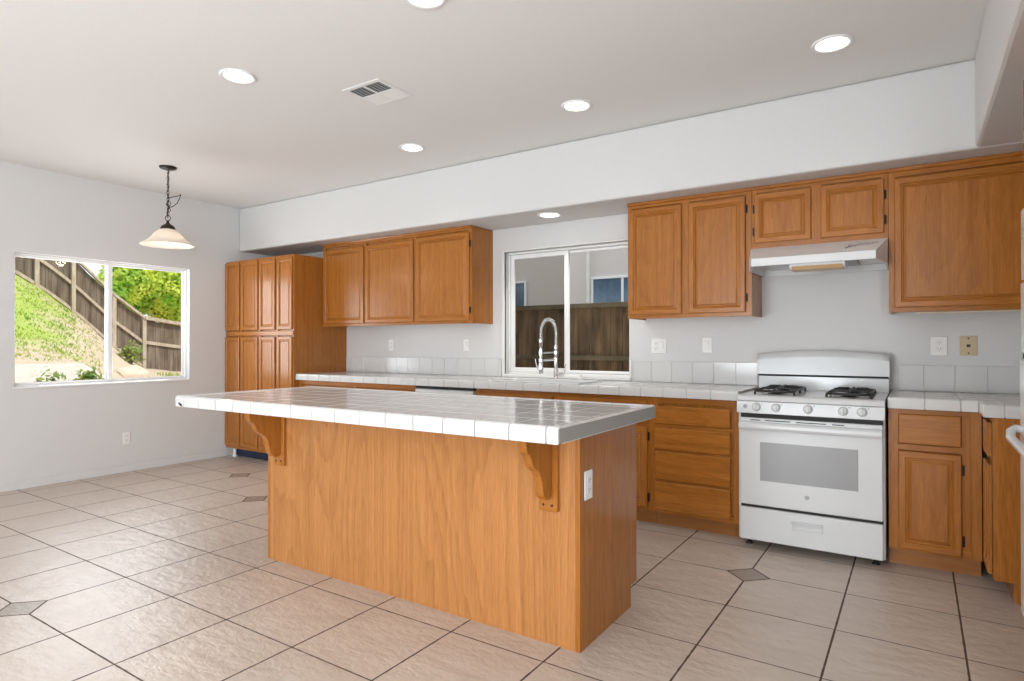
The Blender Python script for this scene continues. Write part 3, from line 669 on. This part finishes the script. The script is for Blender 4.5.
# ------------------------------------------------------------------ range hood
def hood():
    t = thing('range_hood', 'white under-cabinet range hood above the gas range', 'range hood', (-.525, 4.3, 1.69))
    top = [(-.908, 4.25), (-.141, 4.25), (-.141, YB-.003), (-.908, YB-.003)]
    lip = [(-.908, YB-.003), (-.908, 4.18), (-.857, 4.0), (-.190, 4.0), (-.141, 4.18), (-.141, YB-.003)]
    zb = [1.692, 1.69, 1.700, 1.700, 1.69, 1.692]; zl = [1.76, 1.77, 1.748, 1.748, 1.77, 1.76]; zt = 1.8465
    v = [(x, y, zt) for x, y in ((-.908, YB-.003), (-.908, 4.25), (-.906, 4.25), (-.143, 4.25), (-.141, 4.25), (-.141, YB-.003))]
    v += [(x, y, z) for (x, y), z in zip(lip, zl)]+[(x, y, z) for (x, y), z in zip(lip, zb)]
    ctr = (-.5245, 4.30)
    v += [(x+(.014 if x < -.5 else -.014), y+(.014 if y < 4.3 else -.014), z) for (x, y), z in zip(lip, zb)]
    v += [(x+(.014 if x < -.5 else -.014), y+(.014 if y < 4.3 else -.014), 1.735) for (x, y), z in zip(lip, zb)]
    f = []
    for r in range(4):
        for k in range(6): f.append((r*6+k, r*6+(k+1) % 6, (r+1)*6+(k+1) % 6, (r+1)*6+k))
    f += [tuple(range(6)), tuple(range(24, 30))]
    m = MB(); m.add(v, f); m.build('hood_shell', ENAMELM, t, bevel=.002)
    bx('grease_filter', ALUM, t, -.63, -.30, 4.18, 4.50, 1.722, 1.7345, c=.003)
    m = MB(); m.prism([(4.03, 1.728), (4.03, 1.690), (4.045, 1.672), (4.15, 1.668), (4.17, 1.69), (4.17, 1.728)], 0, -.645, -.345); l = m.build('light_housing', ENAMELM, t, bevel=.003)
    m = MB(); m.prism([(4.026, 1.686), (4.042, 1.668), (4.148, 1.664), (4.148, 1.670), (4.048, 1.675), (4.034, 1.690)], 0, -.63, -.36); m.build('lens', LENS, l)
    # script badge on the sloping front, unreadable cursive strokes
    m = MB(); n = Vector((0, -.098, .25)).normalized()
    def P(u, s): # u along x, s up the slope
        y = 4.0+(4.25-4.0)*s; z = 1.748+(1.8465-1.748)*s; return (u, y+n.y*.0015, z+n.z*.0015)
    m.tube([P(-.352, .42), P(-.345, .30), P(-.335, .40), P(-.331, .75), P(-.333, .45), P(-.318, .42), P(-.314, .60), P(-.306, .45), P(-.295, .55)], .0016, 5)
    for i in range(5): m.tube([P(-.29+i*.017, .50), P(-.285+i*.017, .72), P(-.278+i*.017, .52)], .0014, 5)
    m.tube([P(-.21, .66), P(-.188, .68)], .0014, 5); m.build('script_badge', INK, t)
hood()
# ------------------------------------------------------------------ dishwasher
t = thing('dishwasher', 'white dishwasher under the back countertop left of the sink', 'dishwasher', (-3.28, 4.28, 0))
bx('body', ENAMELM, t, -3.592, -2.972, 3.99, 4.56, .10, .845); bx('toe_board', DARK, t, -3.59, -2.975, 4.06, 4.5, 0, .099)
bx('door', ENAMEL, t, -3.590, -2.974, 3.960, 3.989, .12, .70, c=.004)
cp = bx('control_panel', ENAMEL, t, -3.590, -2.974, 3.955, 3.989, .705, .842, c=.004)
bx('trim_strip', DARK, t, -3.59, -2.974, 3.97, 4.0, .846, .8675)
bx('latch_handle', ENAMELM, cp, -3.38, -3.20, 3.945, 3.9545, .775, .80, c=.003); bx('button_row', LOGO, cp, -3.54, -3.42, 3.9535, 3.9548, .806, .810); bx('vent_slot', DARK, cp, -3.16, -3.02, 3.9535, 3.9548, .80, .806)
# ------------------------------------------------------------------ sink and faucet
t = thing('kitchen_sink', 'white drop-in kitchen sink in the back countertop', 'sink', (-2.47, 4.24, .93))
m = MB(); x0, x1, y0, y1 = SINK
def ring(i, z): return [(x0+i, y0+i, z), (x1-i, y0+i, z), (x1-i, y1-i, z), (x0+i, y1-i, z)]
rs = [ring(-.014, .9292), ring(-.010, .937), ring(.006, .937), ring(.014, .928), ring(.03, .79), ring(.06, .775)]
for a, b in zip(rs, rs[1:]): m.add(a+b, [(k, (k+1) % 4, 4+(k+1) % 4, 4+k) for k in range(4)])
m.add(rs[-1], [(0, 1, 2, 3)]); m.build('basin', ENAMEL, t, weld=True, bevel=.003)
m = MB(); m.lathe([(.045, .7755), (.04, .778), (.015, .777)], (-2.47, 4.24, 0), 20); m.build('drain', CHROME, t)
def faucet():
    bxp, by = -2.512, 4.49; hx, hy = -2.535, 4.285; Z = .9285
    t = thing('kitchen_faucet', 'chrome spring pull-down faucet with tall arch in front of sink window', 'faucet', (bxp, by, Z))
    m = MB(); m.lathe([(.030, Z), (.030, Z+.006), (.020, Z+.012), (.019, Z+.09), (.0135, Z+.10), (.0125, Z+.245), (.016, Z+.25), (.016, Z+.28), (.010, Z+.285), (.0001, Z+.285)], (bxp, by, 0), 16); m.build('riser', CHROME, t)
    # arch with a coil spring around an inner hose
    path = []
    for i in range(41):
        u = i/40
        if u < .25: p = (bxp, by, Z+.26+.12*u/.25)
        elif u < .85:
            a = math.pi*(u-.25)/.6; r = (by-hy)/2; p = (bxp+(hx-bxp)*(1-math.cos(a))/2, by-r*(1-math.cos(a)), Z+.38+.115*math.sin(a))
        else: p = (hx, hy, Z+.38-.04*(u-.85)/.15)
        path.append(Vector(p))
    m = MB(); m.tube(path, .0075, 8); m.build('hose', plain('grey_rubber_hose', (.5, .5, .5), .4), t)
    m = MB(); pts = []; turns = 34; L = len(path)-1; N = turns*8
    for i in range(N+1):
        q = i/N*L*.96; k = min(int(q), L-1); p = path[k].lerp(path[k+1], q-k); tg = (path[k+1]-path[k]).normalized(); side = Vector((1, 0, 0)); o2 = tg.cross(side).normalized(); a = 2*math.pi*i/8
        pts.append(p+(side*math.cos(a)+o2*math.sin(a))*.0125)
    m.tube(pts, .0026, 5); m.build('coil_spring', CHROME, t)
    m = MB(); m.lathe([(.012, Z+.345), (.016, Z+.335), (.016, Z+.30), (.0125, Z+.29), (.0125, Z+.16), (.018, Z+.15), (.020, Z+.09), (.017, Z+.055), (.0001, Z+.055)], (hx, hy, 0), 16); sp = m.build('spray_head', CHROME, t)
    m = MB(); m.tube([(hx, hy, Z+.10), (hx-.03, hy, Z+.092), (hx-.042, hy, Z+.125), (hx-.055, hy, Z+.175)], [.005, .006, .005, .004], 8); m.build('trigger', CHROME, sp)
    for z, r in ((Z+.225, .006), (Z+.165, .009)):
        m = MB(); m.tube([(bxp, by, z), (hx, hy, z-.003)], r, 10); m.tube([(hx, hy, z-.012), (hx, hy, z+.010)], .019, 14); m.tube([(bxp, by, z-.012), (bxp, by, z+.010)], .018, 14); m.build('support_arm', CHROME, t)
    m = MB(); m.tube([(bxp, by, Z+.045), (bxp+.075, by, Z+.045)], .013, 12); m.tube([(bxp+.07, by, Z+.045), (bxp+.085, by-.004, Z+.075), (bxp+.092, by-.006, Z+.13)], [.007, .005, .004], 8); m.build('lever_handle', CHROME, t)
faucet()
m = MB(); m.lathe([(.019, .9285), (.019, .940), (.016, .944), (.016, .975), (.012, .983), (.0001, .984)], (-2.29, 4.50, 0), 16); tag(m.build('air_gap_cap', PLATE), 'small white air gap cap on counter right of the faucet', 'air gap')

# ------------------------------------------------------------------ oven tower at right edge
t = thing('oven_cabinet', 'tall oak oven cabinet at the right edge', 'cabinet', (.64, 2.6, 0))
bx('cabinet_box', OZ, t, 0.3670, XR-.002, 2.24, 2.995, .001, ZT)
face_frame(t, 2.24, 2.995, .001, ZT, 0.3480, '-x', sw=.012, rw=.03, hs=((2.27, 2.98, .16, .09), (2.27, 2.98, 1.76, .05)))
door(t, 2.262, 2.985, 1.785, 2.21, 0.3480, '-x', th=.012); slab(t, 2.262, 2.985, .03, .185, 0.3480, '-x', th=.010)
t = thing('wall_oven', 'white built-in wall oven in the tall oak cabinet at right', 'oven', (.32, 2.6, .20))
bx('body', ENAMEL, t, 0.3380, 0.3475, 2.262, 2.988, .20, 1.72); cp = bx('control_panel', ENAMEL, t, 0.3280, 0.3375, 2.262, 2.986, 1.46, 1.72, c=.003)
for i in range(5): bx('marking', LOGO, cp, 0.3272, 0.3280, 2.93, 2.975, 1.60+i*.018, 1.606+i*.018)
bx('upper_door', ENAMEL, t, 0.3260, 0.3375, 2.262, 2.986, 1.185, 1.45, c=.004)
d = bx('lower_door', ENAMEL, t, 0.3220, 0.3375, 2.262, 2.986, .215, 1.165, c=.005); bx('gap', DARK, t, 0.3305, 0.3375, 2.27, 2.98, 1.166, 1.184)
m = MB(); m.tube([(0.3270, 2.955, .90), (0.3050, 2.955, .905), (0.2900, 2.935, .895), (0.2860, 2.90, .875), (0.2860, 2.34, .875), (0.2900, 2.31, .885), (.312, 2.29, .90), (0.3270, 2.29, .90)], .015, 12); m.build('handle', ENAMEL, d)

# ------------------------------------------------------------------ ceiling fixtures
def can_light(label, x, y, z, boost=1.):
    t = thing('recessed_ceiling_light', label, 'ceiling light', (x, y, z), 'lit recessed ceiling lights')
    m = MB(); m.lathe([(.097, z-.0005), (.097, z-.006), (.090, z-.009), (.078, z-.006), (.076, z-.0005)], (x, y, 0), 32); m.build('trim_ring', VINYL, t)
    m = MB(); m.lathe([(.0001, z-.0045), (.0755, z-.0045), (.0755, z-.001)], (x, y, 0), 32); m.build('lens', LAMP, t)
    d = bpy.data.lights.new('can_light', 'SPOT'); d.energy = CAN_POWER*4*boost; d.spot_size = math.radians(125); d.spot_blend = .6; d.shadow_soft_size = .07; d.color = (1, .97, .93)
    o = bpy.data.objects.new('can_light', d); COL.objects.link(o); o.location = (x, y, z-.05)
can_light('lit round recessed ceiling light in front of the window wall, leftmost', -3.206, 2.057, ZC)
can_light('lit round recessed ceiling light in the row nearest the soffit, farthest left', -3.25, 3.545, ZC)
can_light('lit round recessed ceiling light in the row nearest the soffit, middle one', -1.805, 3.498, ZC)
can_light('lit round recessed ceiling light near the right soffit, rightmost', -.353, 3.486, ZC)
can_light('lit round recessed ceiling light cut off by the top edge', -1.79, 2.03, ZC)
can_light('lit round recessed light in the soffit over the sink window', -2.454, 4.285, ZS, 3.5)
def vent():
    x0, x1, y0, y1 = -2.868, -2.560, 2.512, 2.814; z = ZC
    t = thing('ceiling_vent', 'square white ceiling air vent with four louvred quadrants', 'vent', ((x0+x1)/2, (y0+y1)/2, z))
    m = MB(); xc, yc = (x0+x1)/2, (y0+y1)/2; w = .03
    for a in ((x0, x1, y0, y0+w), (x0, x1, y1-w, y1), (x0, x0+w, y0+w, y1-w), (x1-w, x1, y0+w, y1-w), (xc-.007, xc+.007, y0+w, y1-w), (x0+w, xc-.007, yc-.007, yc+.007), (xc+.007, x1-w, yc-.007, yc+.007)): m.box(a[0], a[1], a[2], a[3], z-.0055, z-.0005, c=.002)
    m.build('frame', CEIL, t); bx('duct_opening', DARK, t, x0+w, x1-w, y0+w, y1-w, z-.0018, z-.0006)
    for qx, qy in ((0, 0), (0, 1), (1, 0), (1, 1)):
        a0, a1 = (x0+w, xc-.007) if qx == 0 else (xc+.007, x1-w); b0, b1 = (y0+w, yc-.007) if qy == 0 else (yc+.007, y1-w); m = MB()
        for i in range(7):
            q = (b1-b0)/7; yy = b0+i*q
            # slats tilt toward the room on one half and away on the other
            if qy == 0: m.prism([(yy+q-.0055, z-.0015), (yy+q-.0085, z-.0045), (yy+q-.0080, z-.0050), (yy+q-.0050, z-.0020)], 0, a0, a1)
            else: m.prism([(yy+.001, z-.002), (yy+q-.001, z-.0050), (yy+q-.002, z-.0058), (yy, z-.003)], 0, a0, a1)
        m.build('louvres', CEIL, t)
vent()
def pendant():
    x, y = -5.35, 2.786
    t = thing('pendant_lamp', 'frosted glass pendant lamp hanging on dark chain before the window', 'lamp', (x, y, ZC))
    m = MB(); m.lathe([(.068, ZC-.0005), (.068, ZC-.010), (.055, ZC-.018), (.015, ZC-.024), (.0001, ZC-.024)], (x, y, 0), 24); m.build('canopy', BRONZE, t)
    m = MB(); z = ZC-.022; i = 0
    while z > 2.335:
        pts = []
        for k in range(13):
            a = 2*math.pi*k/12; u, w = .009*math.cos(a), .019*math.sin(a)
            pts.append((x+(u if i % 2 else 0), y+(0 if i % 2 else u), z-.017+w))
        m.tube(pts, .0028, 6, cap=False); z -= .030; i += 1
    m.build('chain', BRONZE, t)
    m = MB(); r = random.Random(3)
    m.tube([(x+.008*math.sin(k*1.3), y+.008*math.cos(k*1.7), ZC-.02-k*.0225) for k in range(19)], .003, 6)
    ctr = Vector((x, y, 0)); sx = Vector((.836, .549, 0))
    lp = [(0, 2.47), (.04, 2.483), (.085, 2.492), (.115, 2.503), (.100, 2.475), (.075, 2.43), (.045, 2.40), (.015, 2.395), (-.008, 2.37), (.012, 2.35), (.025, 2.37), (.004, 2.40), (-.012, 2.42), (.01, 2.45), (.02, 2.43), (0, 2.36), (0, 2.30)]
    m.tube([tuple(ctr+sx*a+Vector((0, .004*((i % 3)-1), h))) for i, (a, h) in enumerate(lp)], .0035, 6); m.build('swagged_cord', BRONZE, t)
    m = MB(); m.tube([(x+.022*math.cos(a)*.836, y+.022*math.cos(a)*.549, 2.302+.022*math.sin(a)) for a in [k*math.pi/9 for k in range(19)]], .0035, 6, cap=False); m.build('ring_hook', BRONZE, t)
    m = MB(); m.lathe([(.0001, 2.282), (.010, 2.280), (.012, 2.262), (.022, 2.250), (.045, 2.236), (.056, 2.220), (.056, 2.207), (.0001, 2.205)], (x, y, 0), 24); m.build('cap', BRONZE, t)
    m = MB(); pr = [(0.0505, 2.2060), (0.0740, 2.1930), (0.1001, 2.1710), (0.1261, 2.1380), (0.1479, 2.1130), (0.1740, 2.0940), (0.2018, 2.0800), (0.2114, 2.0710), (0.2088, 2.0660), (0.1984, 2.0720), (0.1705, 2.0870), (0.1444, 2.1060), (0.1218, 2.1310), (0.0957, 2.1640), (0.0713, 2.1860), (0.0478, 2.1990)]
    m.lathe(pr, (x, y, 0), 48); m.build('glass_shade', SHADE, t, recalc=True)
    m = MB(); m.lathe([(.0001, 2.215), (.014, 2.213), (.016, 2.19), (.03, 2.17), (.044, 2.140), (.040, 2.115), (.022, 2.092), (.0001, 2.088)], (x, y, 0), 20); m.build('bulb', BULB, t)
    d = bpy.data.lights.new('pendant_bulb', 'POINT'); d.energy = 4; d.shadow_soft_size = .04; d.color = (1, .9, .75); o = bpy.data.objects.new('pendant_bulb', d); COL.objects.link(o); o.location = (x, y, 2.07)
pendant()

# ------------------------------------------------------------------ left yard
FZ = [(2.0, 5.6), (4.5, 4.35), (5.8, 3.55), (6.446, 3.10), (6.954, 2.80), (7.773, 2.16), (8.833, 1.15), (9.687, .50), (10.88, .33), (20, .30)]
def fz(y):
    for (a, b), (c, d) in zip(FZ, FZ[1:]):
        if y <= c: return b+(d-b)*(y-a)/(c-a) if y > a else b
    return FZ[-1][1]
def zn(y): return .84 if y < 5.2 else (.84-.72*(y-5.2)/1.0 if y < 6.2 else .12)
def hz(x, y):
    u = (-13.14-x)/7.6; a = zn(y*13.14/-x); b = fz(y*20/-x) if x > -20 else fz(y); return a+(b-a)*min(1., u*1.108)**1.15
m = MB(); NX, NY = 44, 90; rr = random.Random(5)
for j in range(NY+1):
    y = 2.0+j*18/NY
    for i in range(NX+1):
        u = i/NX; x = -13.14-u*7.6; m.v.append((x, y, hz(x, y)+rr.uniform(-.02, .02)))
for j in range(NY):
    for i in range(NX): a = j*(NX+1)+i; m.f.append((a, a+1, a+NX+2, a+NX+1)); m.mi.append(0); m.sm.append(True)
o = m.build('trim_hillside', HILL, loc=(0, 0, 0)); struct(o, 'grassy hillside sloping down toward the yard', 'ground')
m = MB(); m.box(-45, XL-T-.01, -6, 40, -.3, -.05); m.box(XL-T-.01, 14, YB+T+.01, 40, -.3, -.05); struct(m.build('trim_yard', SOIL, loc=(0, 0, 0)), 'bare tan soil of the yard', 'ground')
# short grass tufts on the slope: nobody could count them
m = MB(); rr = random.Random(11)
for k in range(6500):
    y = rr.uniform(3.5, 8.2); u = rr.random(); x = -13.6-u*6.2; uu = (-13.14-x)/7.6
    if rr.random() < max(0, (y*20/-x-7.9)/1.2+.2): continue
    z = hz(x, y); h = rr.uniform(.02, .06); a = rr.uniform(0, math.pi); w = .02
    dx, dy = math.cos(a)*w, math.sin(a)*w; m.add([(x-dx, y-dy, z-.02), (x+dx, y+dy, z-.02), (x+rr.uniform(-.05, .05), y+rr.uniform(-.05, .05), z+h)], [(0, 1, 2)])
tag(m.build('grass', GRASSB, recalc=False), 'bright green sunlit grass covering the hillside', 'grass', kind='stuff')
m = MB(); m.prism([(y, zn(y)+.03) for y in (2.2, 4.5, 5.2)]+[(5.75, .50), (5.75, -.05), (2.2, -.05)], 0, -13.13, -12.93); tag(m.build('retaining_wall', CONC), 'low pale concrete retaining wall below the grassy slope', 'wall')
def fence_left():
    t = thing('hillside_fence', 'weathered wooden fence stepping down the grassy hillside', 'fence', (-20, 8.8, .5))
    X = -20.0; H = 1.55
    m = MB(); y = 4.6; rr = random.Random(2)
    while y < 16:
        za, zb = fz(y)-.02, fz(y+.13)-.02; hh = H-rr.uniform(.02, .05)
        m.prism([(y, za), (y+.133, zb), (y+.133, zb+hh), (y, za+hh)], 0, X-.045, X-.025); y += .14
    m.build('boards', BOARD, t)
    for y in (5.15, 5.95, 6.90, 7.77, 8.83, 9.687, 11.9, 14.0):
        m = MB(); m.box(X-.024, X+.07, y-.05, y+.05, fz(y)-.15, fz(y)+H); m.build('post', RAIL, t)
    def rail(y0, y1, h, w=.05, e=.0):
        m = MB(); N = max(2, int((y1-y0)/.4))
        for i in range(N):
            a = y0+(y1-y0)*i/N; b = y0+(y1-y0)*(i+1)/N
            m.prism([(a, fz(a)+h-w), (b, fz(b)+h-w), (b, fz(b)+h+w), (a, fz(a)+h+w)], 0, X-.02, X+.04+e)
        m.build('rail', RAIL, t)
    rail(4.6, 9.687, .78); rail(9.687, 16, .80); rail(4.6, 9.687, H, .04, .06); rail(9.687, 16, H, .05, .08); rail(4.6, 9.687, .04, .05)
fence_left()
# kerb strip, rock, shrubs
m = MB(); m.box(-15.3, -15.1, 7.9, 13.5, -.05, .44, c=.02); tag(m.build('garden_kerb', CONC), 'pale garden kerb in front of the level part of the fence', 'kerb')
def rock(label, c, sx, sy, sz, seed):
    bm = bmesh.new(); bmesh.ops.create_icosphere(bm, subdivisions=3, radius=1); rr = random.Random(seed)
    from mathutils import noise
    for v in bm.verts: d = 1+.25*noise.noise(v.co*1.3+Vector((seed, 0, 0))); v.co = Vector((v.co.x*sx*d, v.co.y*sy*d, v.co.z*sz*d))
    me = bpy.data.meshes.new('rock'); bm.to_mesh(me); bm.free(); me.materials.append(STONE); o = bpy.data.objects.new('rock', me); COL.objects.link(o); o.location = c; tag(o, label, 'rock')
rock('tan rock at the foot of the fence corner', (-15.6, 7.25, .46), .35, .42, .26, 4)
def leaves(m, c, r, n, s, rr, shell=.55):
    for _ in range(n):
        d = Vector((rr.gauss(0, 1), rr.gauss(0, 1), rr.gauss(0, 1))).normalized(); q = rr.uniform(shell, 1.)
        p = Vector((c[0]+d.x*r[0]*q, c[1]+d.y*r[1]*q, c[2]+d.z*r[2]*q)); a = Vector((rr.gauss(0, 1), rr.gauss(0, 1), rr.gauss(0, 1))).normalized(); b = a.cross(d).normalized() if a.cross(d).length > .01 else Vector((1, 0, 0)); sz = s*rr.uniform(.7, 1.3)
        a = (a*.5+b.cross(d)*1.).normalized()
        m.add([p-a*sz, p+b*sz*.5, p+a*sz, p-b*sz*.5], [(0, 1, 2, 3)])
def tree(label, base, blobs, mat, n, s, seed, nm='leafy_tree'):
    t = thing(nm, label, 'tree', base); rr = random.Random(seed)
    m = MB()
    for c, r in blobs: leaves(m, c, r, n, s, rr)
    m.build('foliage', mat, t, recalc=False)
    m = MB(); top = blobs[0][0]; m.tube([base, ((base[0]+top[0])/2, (base[1]+top[1])/2, (base[2]+top[2])/2), top], [.2, .16, .06], 8)
    for c, r in blobs[1:]: m.tube([((base[0]+top[0])/2, (base[1]+top[1])/2, (base[2]+top[2])/2), c], [.09, .03], 6)
    m.build('trunk', BARK, t)
tree('bright green leafy tree behind the level part of the fence', (-25, 13.2, -.06), [((-25, 13.0, 3.5), (1.7, 1.7, 1.5)), ((-25, 11.7, 3.5), (1.3, 1.2, 1.2)), ((-25.2, 14.6, 3.7), (1.6, 1.5, 1.5)), ((-25, 12.4, 4.4), (1.3, 1.4, .9)), ((-25, 13.9, 2.6), (1.4, 1.6, 1.0)), ((-24.8, 10.9, 2.9), (.9, .9, .9))], LEAF, 4500, .10, 8)
def shrub(label, c, r, n, seed, s=.06):
    t = thing('shrub', label, 'shrub', (c[0], c[1], c[2]-r[2])); rr = random.Random(seed); m = MB(); leaves(m, c, r, n, s, rr, .2); m.build('foliage', LEAF2, t, recalc=False)
    m = MB()
    for k in range(6): m.tube([(c[0], c[1], c[2]-r[2]), (c[0]+rr.uniform(-.6, .6)*r[0], c[1]+rr.uniform(-.6, .6)*r[1], c[2]+r[2]*.5)], .012, 5)
    m.build('stems', BARK, t)
shrub('small green shrub growing before the retaining wall', (-12.2, 5.0, .40), (.3, .27, .45), 900, 21)
shrub('sparse twiggy shrub at the fence corner post', (-18.8, 8.75, .95), (.35, .4, .4), 260, 22)
shrub('low dry shrub at the left bottom of yard', (-12.3, 4.45, .42), (.3, .3, .47), 300, 23)
m = MB(); rr = random.Random(31)
for k in range(1600):
    x, y = rr.uniform(-18.5, -15.4), rr.uniform(9.2, 13.5); uu = (-13.14-x)/7.6; z = hz(x, y); a = rr.uniform(0, 3.14); m.add([(x-.02*math.cos(a), y-.02*math.sin(a), z-.02), (x+.02*math.cos(a), y+.02*math.sin(a), z-.02), (x, y, z+rr.uniform(.06, .16))], [(0, 1, 2)])
tag(m.build('grass', GRASSB, recalc=False), 'strip of grass along the level part of the fence', 'grass', kind='stuff')

# ------------------------------------------------------------------ side yard behind the sink window
def fence_back():
    t = thing('side_yard_fence', 'dark stained wooden fence behind the sink window', 'fence', (-3.4, 6.4, 0)); rr = random.Random(6); m = MB(); x = -8.0
    while x < 1.5:
        w = rr.uniform(.125, .14); m.box(x, x+w, 6.42+rr.uniform(-.004, .004), 6.44, -.04, 1.66, c=.004); x += w+.006
    m.build('boards', BOARD2, t)
    for z, h, nm in ((1.065, .028, 'rail'), (.30, .03, 'rail')):
        bx(nm, RAIL2, t, -8, 1.5, 6.375, 6.418, z-h, z+h, c=.004)
    bx('top_rail', RAIL2, t, -8, 1.5, 6.36, 6.455, 1.635, 1.69, c=.005)
    for x in (-6.9, -4.55, -.4): bx('post', RAIL2, t, x-.045, x+.045, 6.46, 6.55, -.04, 1.72)
fence_back()
def neighbour():
    t = thing('neighbour_house', 'greige stucco neighbouring house beyond the side fence', 'house', (-4, 9.5, -.05)); Y = 8.5
    bx('stucco_wall', STUCCO, t, -9, 3, Y, Y+3, -.05, 6.2)
    def win(x0, x1, z0, z1, mull):
        m = MB(); w = .035
        for a in ((x0, x1, z0, z0+w), (x0, x1, z1-w, z1), (x0, x0+w, z0+w, z1-w), (x1-w, x1, z0+w, z1-w))+tuple((c-w/2, c+w/2, z0+w, z1-w) for c in mull): m.box(a[0], a[1], Y-.04, Y-.001, a[2], a[3], c=.004)
        f = m.build('house_window', VINYL, t); m = MB(); m.box(x0+w, x1-w, Y-.02, Y-.015, z0+w, z1-w); m.build('pane', DARKGLASS, f)
    win(-4.13, -3.10, 1.35, 2.235, (-3.62,)); win(-6.1, -5.29, 1.35, 2.25, (-5.7,))
    m = MB(); m.tube([(-4.16, Y-.07, -.04), (-4.16, Y-.07, 4.5)], .024, 12); m.build('downpipe', CONC, t)
neighbour()
